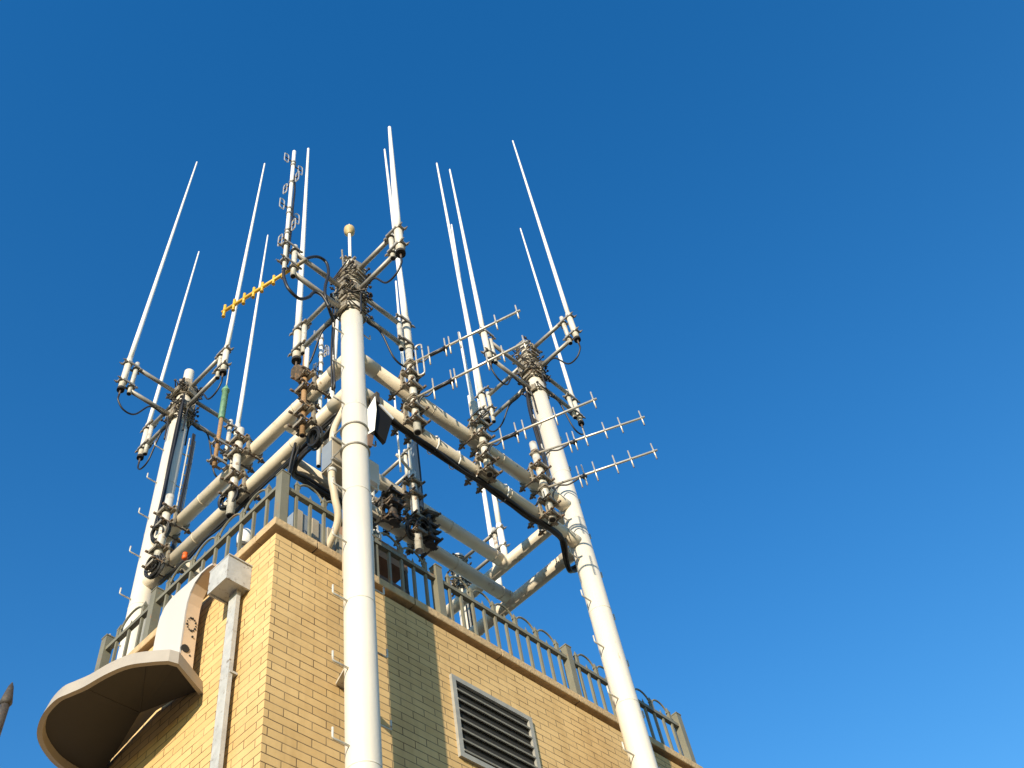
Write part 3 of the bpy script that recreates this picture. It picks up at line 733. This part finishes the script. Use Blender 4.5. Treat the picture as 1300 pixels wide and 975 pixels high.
# green-cased antenna
gy = on_left((289, 560)); gb = (XF-.35, gy.y+.25)
gr = thing('green_cased_antenna', 'green-cased antenna with a needle tip on a rusty pipe, by the left-hand beams', 'antenna', (gb[0], gb[1], height(285, 594, gb)))
z0, z1, z2, z3, z4 = height(285, 594, gb), height(290.5, 533, gb), height(295.5, 497, gb), height(296.3, 491, gb), height(299, 468, gb)
MB().tube((gb[0], gb[1], z0), (gb[0], gb[1], z1), .10, 12).build('stand_pipe', 'rust_orange', gr)
MB()._lathe((gb[0], gb[1], z1), [(.12, 0), (.16, .04), (.16, z2-z1-.06), (.2, z2-z1-.05), (.2, z2-z1+.03), (.12, z2-z1+.2), (.06, z3-z1)], 18).build('casing', 'green_paint', gr)
MB().tube((gb[0], gb[1], z3-.1), (gb[0], gb[1], z4), .04, 8, .022).build('needle', 'pale_pipe', gr)
for zz in (z0+.4, z0+1.7): pipe_clamp(gr, (gb[0], gb[1], zz), 0, .13, .18, .36)

# ------------------------------------------------------------------ gear on the inner (rear) beams
YR = YI-.62
def rear(label, px, zb_px, zt_px, r, m_='pale_pipe', levels=(ZU,)):
    q = onY(*px, YR); at = (q.x, YR)
    root = thing('support_pipe', label, 'pipe', (at[0], at[1], height(*zb_px, at)), 'support pipes clamped to the beams')
    zb = height(*zb_px, at); MB().tube((at[0], at[1], zb), (at[0], at[1], height(*zt_px, at)), r, 16).build('pipe', m_, root)
    for z in levels: beam_clamp(root, (at[0], at[1], z), 0, r, YI-YR)
    return root, at
rp, ra = rear('weathered pipe standing on the inner upper beam, seen under the right-hand beams', (526, 635), (529, 700), (523, 600), .2, levels=(ZU, ZL))
q = (ra[0]-.85, ra[1]-.1)
cb = thing('rod_antenna', 'thin white rod with a short crossbar, left of the weathered inner pipe', 'antenna', (q[0], q[1], height(515, 598, q)))
MB().tube((q[0], q[1], height(515, 598, q)), (q[0], q[1], height(507, 500, q)), .05, 8).build('rod', 'radome', cb)
zz = height(513, 579, q); MB().tube((q[0]-.2, q[1], zz), (ra[0]+.1, ra[1]+.2, zz), .08, 8).build('crossbar', 'pale_pipe', cb)
q = (ra[0]+.42, ra[1]+.1)
bp_ = thing('slim_panel_antenna', 'narrow blue-grey panel standing right of the weathered inner pipe', 'antenna', (q[0], q[1], height(533, 640, q)))
zz0, zz1 = height(533, 645, q), height(529, 562, q)
MB().box((q[0], q[1], (zz0+zz1)/2), (.2, .26, zz1-zz0)).build('case', 'cabinet_blue', bp_)
MB().path(spline([(q[0]+.2, q[1]-.1, zz1), (q[0]+.24, q[1]-.05, (zz0+zz1)/2), (q[0]+.2, q[1], zz0), (q[0]-.1, q[1], zz0-1.6), (q[0]-.5, q[1], zz0-2.2)]), .05, 6).build('feed_cable', 'cable_rubber', bp_)
# second dipole array and two whips seen left of the near mast
q = onY(406, 520, YR); at = (q.x, YR)
dipole_array('small looped dipole array seen between the near mast and the left arm', at, height(404, 592, at), height(407.6, 425, at), [height(407, y, at) for y in (431, 440, 452, 462, 474, 484)], .1, .8)
q = onY(421, 500, YR); at = (q.x, YR)
w, _ = whip('white whip, close on the left side of the near mast, partly hidden', at, height(418, 590, at), height(422, 505, at), (428, 404), .15, .12, .2, sleeve_mat='radome')
pipe_clamp(w, (at[0], at[1], ZU+.8), math.pi/2, .2, .12, .45)
# clamps and stubs on the inner lower beam, shade put into their dark colour
for (nm, px, lab) in (('a', (500, 668), 'short shade-coloured pipe stub in the cluster on the shaded inner lower beam, left one'), ('b', (546, 695), 'short shade-coloured pipe stub with an open ring end on the shaded inner lower beam')):
    q = onY(*px, YR); at = (q.x, YR)
    root = thing('pipe_stub', lab, 'pipe', (at[0], at[1], ZL-.7), 'dark pipe stubs on the inner lower beam')
    MB().tube((at[0], at[1], ZL-.7), (at[0], at[1], ZL+1.5), .22, 14).build('pipe', 'dark_steel', root)
    beam_clamp(root, (at[0], at[1], ZL+random.uniform(-.1, .1)), 0, .22, YI-YR, True)
    beam_clamp(root, (at[0], at[1]-.05, ZL+.62), 0, .22, YI-YR, True)
# ------------------------------------------------------------------ far mast beyond the inner beams
fm = thing('far_mast', 'distant pale mast with cables, seen low behind the railing and inner beams', 'mast', (ME[0], ME[1], GROUND))
MB().tube((ME[0], ME[1], GROUND), (ME[0], ME[1], 51.6), .42, 28).build('mast', 'mast_paint', fm)
cm = MB()
for k in range(5):
    a = math.radians(200+k*28); x, y = ME[0]+.5*math.cos(a), ME[1]+.5*math.sin(a)
    cm.path(spline([(x, y, 49.5), (x+.05*math.sin(k), y, 44), (x, y+.05, 38), (x, y, 28)]), .05, 6)
cm.build('riser_cables', 'cable_rubber', fm)
for z in (51.2, 50.6, 50.0, 49.2, 48.6): mast_clamp(fm, ME, z, random.uniform(0, 3), .42)
fa = thing('antenna_mount', 'twin pipe arm of the distant mast, reaching up to two far whips', 'bracket', (ME[0], ME[1], 48.5), 'double pipe arms at the mast heads')
ty = onX(637, 669, ME[0]); zA = ty.z; zB = onX(633, 700, ME[0]).z
for z in (zA, zB): MB().tube((ME[0], ME[1]-.4, z), (ME[0], ty.y-.1, z), .125, 12).build('arm_pipe', 'galvanised', fa)
uy = onX(629, 685, ME[0]).y
MB().tube((ME[0], uy, height(634, 720, (ME[0], uy))), (ME[0], uy, height(627, 671, (ME[0], uy))), .14, 12).build('upright_pipe', 'pale_pipe', fa)
at = (ME[0], onX(638, 690, ME[0]).y)
w, _ = whip('white whip, distant, long one appearing below the middle of the right-hand beams', at, height(644, 716, at), height(634, 668, at), (573.2, 285.5), .19, .09, .22, sleeve_mat='radome')
for y in (672, 695): pipe_clamp(w, (ME[0], uy, height(636, y, at)), -math.pi/2, .14, .22, .5)
q = onY(622, 680, ME[1]+.3); at = (q.x, ME[1]+.3)
w, _ = whip('white whip, distant, left-hand one of the pair below the right-hand beams', at, height(637, 748, at), height(632, 728, at), (595, 503), .21, .12, .26, sleeve_mat='radome')

# ------------------------------------------------------------------ lightning rod on top of the near mast
lr = thing('lightning_rod', 'ochre bulb on a white rod topping the near centre mast', 'lightning rod', (MC[0], MC[1], 46.4))
zb = height(442, 297, MC)
MB().tube((MC[0], MC[1], 46.4), (MC[0], MC[1], zb), .085, 12).build('rod', 'radome', lr)
MB()._lathe((MC[0], MC[1], zb-.05), [(.1, 0), (.16, .03), (.16, .12), (.27, .2), (.29, .45), (.28, .62), (.18, .78), (.05, .84)], 20).build('bulb', 'bulb_ochre', lr)
MB().tube((MC[0], MC[1], zb+.7), (MC[0], MC[1], zb+1.15), .035, 8).build('spike', 'radome', lr)
cl = MB(); cl.box((MC[0], MC[1], 46.75), (.75, .16, .12)); cl.box((MC[0], MC[1], 46.6), (.12, .8, .12))
for sx in (-1, 1): cl.tube((MC[0]+sx*.55, MC[1]-.1, 45.4), (MC[0]+sx*.62, MC[1]-.1, 47.0), .045, 6); cl.box((MC[0]+sx*.52, MC[1]-.05, 46.2), (.3, .1, .12))
cl.build('base_clamp', 'rusty_steel', lr)

# ------------------------------------------------------------------ boxes round the near mast
jb = thing('junction_box', 'blue-grey meter box strapped behind the near mast, above the corner railing post', 'box', (16.4, 19.2, 30.9))
MB().box((16.45, 19.22, 31.7), (1.0, .66, 1.55)).build('case', 'cabinet_tan', jb)
MB().box((15.93, 19.22, 31.7), (.04, .56, 1.42)).build('window', 'cabinet_blue', jb)
for zz in (31.15, 32.45):
    s_ = MB(); s_.box((16.45, 18.84, zz), (1.15, .1, .14)); s_.loop([(MC[0]+.53*math.cos(t), MC[1]+.53*math.sin(t), zz+.05) for t in [k*math.pi/16 for k in range(32)]], .04, 6)
    for sx in (-.53, .53): s_.tube((MC[0]+sx, MC[1], zz+.05), (MC[0]+sx, 18.95, zz+.05), .035, 6)
    s_.build('strap', 'galvanised', jb)
cd = thing('conduit', 'cream plastic conduit curving down from the meter box behind the railing', 'pipe', (16.2, 19.3, 27.8))
MB().path(spline([(16.12, 19.15, 31.0), (16.12, 19.15, 30.3), (16.35, 19.25, 29.6), (16.75, 19.6, 28.7), (16.85, 20.9, 27.4)]), .14, 14).build('tube', 'cream_pvc', cd)
MB().tube((16.12, 19.15, 30.72), (16.12, 19.15, 30.9), .18, 16).build('collar', 'zinc_grey', cd)
cd2 = solo(MB().path(spline([(16.3, 19.3, 32.4), (16.28, 19.3, 33.2), (16.35, 19.25, 33.9), (16.5, 19.1, 34.6), (16.6, 18.9, 35.2)]), .14, 14), 'conduit', 'cream_pvc', 'short cream conduit between the meter box and the beam above', 'pipe', (16.3, 19.3, 32.4), 'cream conduits')
cd['group'] = 'cream conduits'
cd3 = solo(MB().path([(17.0, 19.4, 30.6), (17.0, 19.45, 28.5), (17.0, 19.5, 26.0)], .1, 12), 'conduit', 'cream_pvc', 'straight thin cream conduit right beside the near mast', 'pipe', (17.0, 19.5, 26.0), 'cream conduits')
wb = thing('white_box', 'white box on a pipe, showing right of the near mast below the floodlight', 'box', (18.6, 19.9, 32.6))
MB().box((18.5, 19.95, 33.25), (1.0, .7, 1.3)).build('case', 'white_enamel', wb)
MB().tube((18.75, 20.1, 27.8), (18.75, 20.1, 32.6), .17, 14).build('stand_pipe', 'radome', wb)
# floodlight hung from the lower right-hand beam
fl = thing('floodlight', 'white-sided floodlight with dark glass hung under the right-hand beam by the near mast', 'lamp', (17.45, 17.7, 34.0))
YL = 17.62
dk = [onY(x, y, YL) for x, y in ((479, 513), (498, 532.5), (489.5, 562), (476.5, 547))]
MB().extrude(dk, (0, .16, .0)).build('glass', 'lamp_glass', fl)
wt = [onY(x, y, YL+o) for x, y, o in ((476.3, 503, -.1), (466, 521, .16), (467, 551.5, .16), (475.5, 546, -.1), (478, 520, -.14))]
MB().extrude(wt, (0, .05, 0)).build('side_flap', 'white_enamel', fl)
e0, e1 = onY(481.5, 513.5, YL-.03), onY(499, 532, YL-.03)
vv = Vector((.06, 0, .14)); MB().extrude([e0, e1, e1+vv, e0+vv], (0, .3, 0)).build('visor', 'white_enamel', fl)
lw = [onY(x, y, YL+.08) for x, y in ((467.5, 551), (475.5, 546), (472.5, 567), (467.5, 565))]
MB().extrude(lw, (0, .12, 0)).build('ballast_box', 'cabinet_brown', fl)
MB().box((17.2, 17.8, 34.9), (.16, .5, .7)).build('bracket', 'dark_steel', fl)
# cabinets on the roof
gc = thing('grey_cabinet', 'grey and tan striped cabinet behind the railing left of the near mast', 'cabinet', (17.3, 21.6, CZ))
MB().box((17.3, 21.75, (27.32+30.6)/2), (2.3, 1.0, 30.6-27.32)).build('case', 'cabinet_blue', gc)
for x in (16.28, 17.05, 17.8, 18.3): MB().box((x, 21.22, 29.0), (.3, .06, 3.2)).build('cover_strip', 'cabinet_tan', gc)
rk = thing('equipment_rack', 'brown two-tier sheet metal rack behind the railing right of the near mast', 'rack', (20.3, 21.9, 27.3))
MB().box((20.2, 22.1, 31.3), (3.4, 1.7, 1.0)).build('upper_box', 'cabinet_brown', rk)
MB().box((20.2, 22.1, 29.3), (3.4, 1.7, .9)).build('lower_box', 'cabinet_brown', rk)
for x in (18.6, 21.8):
    for y in (21.3, 22.9): MB().box((x, y, 29.3), (.12, .12, 4.0)).build('leg', 'dark_steel', rk)
# small white roof cowl behind the left railing
q = onX(311, 684, 15.3)
vt = thing('roof_cowl', 'small rounded white roof cowl behind the left-hand railing', 'ventilator', (q.x, q.y, 27.3))
MB()._lathe((q.x, q.y, q.z-.45), [(.25, 0), (.3, .1), (.31, .5), (.27, .72), (.17, .86), (.05, .93)], 18).build('hood', 'white_enamel', vt)
MB().tube((q.x, q.y, 27.3), (q.x, q.y, q.z-.4), .16, 12).build('stem', 'pale_pipe', vt)

# ------------------------------------------------------------------ cables
random.seed(11)
def bundle(label, pts, n, r, spread, name='cable_bundle', group='cable bundles tied to the frame'):
    root = thing(name, label, 'cables', pts[0], group)
    for k in range(n):
        off = Vector((random.uniform(-1, 1), random.uniform(-1, 1), random.uniform(-1, 1)))*spread
        pp = [Vector(p)+off+Vector((random.uniform(-1, 1), random.uniform(-1, 1), random.uniform(-1, 1)))*spread*.45 for p in pts]
        MB().path(spline(pp, 6), r, 7).build('cable', 'cable_rubber', root)
    return root
zb_ = ZL-RB-.16
ub = bundle('thick black cable bundle tied under the lower right-hand beam', [(x, 18.17-.10+.03*math.sin(x*2), zb_-.10*abs(math.sin(x*1.1))) for x in [17.3+1.05*k for k in range(12)]]+[(29.3, 18.3, zb_-.1), (29.95, 18.8, zb_-.45), (30.6, 19.05, zb_-.35), (31.15, 18.75, zb_+.5), (31.2, 18.55, zb_+3)], 7, .065, .10)
for x in (20.9, 22.2, 23.3, 25.2, 27.9):
    MB().loop([(x+.02*math.sin(t), 18.17+(RB+.05)*math.cos(t), ZL-.1+(RB+.2)*math.sin(t)) for t in [k*math.pi/12 for k in range(24)]], .028, 5).build('tie', 'radome', ub)
lb = bundle('black cable bundle tied under the lower left-hand beam', [(16.43, y, zb_-.08-.12*abs(math.sin(y*.9))) for y in [19.2+1.1*k for k in range(12)]], 3, .055, .08)
bundle('black cable bundle sagging from the beam by the rusty pipe to the inner beam', [(16.6, 19.1, 34.9), (16.5, 20.0, 34.2), (16.5, 21.2, 34.4), (16.7, 22.2, 34.3), (17.6, 22.6, 34.7), (19, 22.7, 34.8), (21.5, 22.7, 34.9)], 6, .07, .16)
bundle('black cables looping down from the left-hand beam behind the corner railing', [(16.3, 21.6, 34.9), (16.2, 21.9, 33.4), (16.3, 22.2, 32.0), (16.8, 22.6, 30.4), (17.4, 23, 29)], 4, .06, .12)
bundle('black cables dropping along the left side of the near centre mast head', [(15.95, 18.5, 44.5), (15.72, 18.6, 42.6), (15.75, 18.7, 40.5), (15.8, 18.8, 38.5), (16.0, 19.0, 36)], 3, .045, .09)
bundle('black cables running down the left side of the right-hand mast', [(30.0, 18.4, 49.0), (29.75, 18.45, 46.6), (29.8, 18.5, 44), (29.85, 18.5, 41), (30, 18.6, 38.3)], 5, .06, .11)
lt = bundle('black riser cables running down the face of the far left mast', [(16.05, 31.75, 49.5), (16.1, 31.8, 47), (16.1, 31.82, 44), (16.1, 31.85, 41), (16.0, 31.8, 38.6)], 4, .05, .10)
tr = thing('cable_tray', 'narrow cable ladder with cables on the right side of the far left mast', 'cable tray', (17.35, 32.0, 36))
for dx in (0, .35): MB().tube((16.95+dx, 31.9, 36.5), (16.95+dx, 31.9, 46.5), .04, 6).build('rail', 'pale_pipe', tr)
for k in range(12): MB().tube((16.9, 31.9, 36.9+k*.82), (17.35, 31.9, 36.9+k*.82), .035, 6).build('rung', 'pale_pipe', tr)
for k, dx in enumerate((.1, .2)): MB().path(spline([(16.95+dx, 31.8, 46.9), (16.97+dx, 31.78, 44), (16.93+dx, 31.8, 41), (16.95+dx, 31.78, 37)]), .05, 6).build('cable', 'cable_rubber', tr)
mc_ = MB()
def coil(label, c, r, n, m_='cable_rubber', nrm=(0, 1, 0)):
    mb = MB(); nv = Vector(nrm).normalized(); a_, b_ = frame(nv)
    for k in range(n):
        rr = r*random.uniform(.75, 1.15); off = nv*random.uniform(-.15, .15)+a_*random.uniform(-.08, .08)+b_*random.uniform(-.1, .1)
        mb.loop([Vector(c)+off+(a_*math.cos(t)+b_*math.sin(t)*1.25)*rr for t in [j*math.pi/9 for j in range(18)]], .045, 6)
    return solo(mb, 'cable_coil', m_, label, 'cable coil', c, 'spare cable coils tied to the frame')
coil('black cable coil at the foot of the pipe in the middle of the left-hand beams', (15.75, pl2.y+.2, 34.7), .42, 7, nrm=(1, .3, 0))
coil('black cable coil on the pipe beside the far left mast, upper one', (15.7, pl3.y+.1, 37.2), .4, 6, nrm=(1, .4, .2))
coil('black cable coil on the pipe beside the far left mast, lower one', (15.7, pl3.y+.1, 35.0), .45, 7, nrm=(1, .2, .1))
coil('black cable coil hanging beside the rusty pipe near the near mast', (16.3, 20.4, 34.3), .4, 6, nrm=(1, 0, .2))
coil('black cable coil among the dark stubs on the inner lower beam', (23.3, 22.1, 35.1), .4, 6, nrm=(0, 1, .3))
coil('black cable coil at the left end of the cluster on the inner lower beam', (20.3, 22.2, 35.4), .42, 6, nrm=(.3, 1, .3))
coil('black cable coil tied to the foot of the weathered inner pipe', (ra[0]+.2, ra[1]-.1, 35.3), .38, 5, nrm=(0, 1, .3))
q = onX(235, 705, 16.1)
solo(MB()._lathe((q.x, q.y, q.z-.25), [(.06, 0), (.12, .05), (.13, .15), (.1, .25), (.12, .35), (.05, .42)], 12), 'cable_joint', 'orange_plastic', 'bright orange cable joint under the left-hand beam by the far left mast', 'cable joint', (q.x, q.y, q.z))

# ------------------------------------------------------------------ sky, sun, camera
w = bpy.data.worlds.new('World'); sc.world = w; w.use_nodes = True; nt = w.node_tree
bg = nt.nodes['Background']; sky = nt.nodes.new('ShaderNodeTexSky'); sky.sky_type = 'NISHITA'; sky.sun_disc = False
EL = math.radians(16); sx, sy = -.912, -.409
sky.sun_elevation = EL; sky.sun_rotation = math.atan2(sx, sy); sky.altitude = 0; sky.air_density = 1.6; sky.dust_density = 0; sky.ozone_density = 4.0
hs = nt.nodes.new('ShaderNodeHueSaturation'); hs.inputs['Saturation'].default_value = 1.345; hs.inputs['Value'].default_value = 1.42; hs.inputs['Hue'].default_value = .5115
nt.links.new(sky.outputs[0], hs.inputs['Color']); nt.links.new(hs.outputs[0], bg.inputs['Color']); bg.inputs['Strength'].default_value = .12
sd = bpy.data.lights.new('sun', 'SUN'); sd.energy = 5.0; sd.angle = math.radians(.5); sd.color = (1, .875, .69)
so = bpy.data.objects.new('sun', sd); COL.objects.link(so)
d = Vector((-sx*math.cos(EL), -sy*math.cos(EL), -math.sin(EL))); so.rotation_euler = d.to_track_quat('-Z', 'Y').to_euler(); so.location = (0, 0, 40)
cam = bpy.data.cameras.new('camera'); co = bpy.data.objects.new('camera', cam); COL.objects.link(co)
cam.sensor_width = 36; cam.lens = 36*F/1300; cam.shift_y = -45/1300; cam.clip_start = .1; cam.clip_end = 5000
R3 = Matrix((CR[0], [-v for v in CR[1]], [-v for v in CR[2]])).transposed()
co.matrix_world = Matrix.Translation((0, 0, EYE)) @ R3.to_4x4()
sc.camera = co
for o in bpy.data.objects:
    if '_o' in o: del o['_o']
vs = sc.view_settings; vs.view_transform = 'Standard'; vs.look = 'None'; vs.exposure = .43; vs.gamma = 1; vs.use_curve_mapping = False
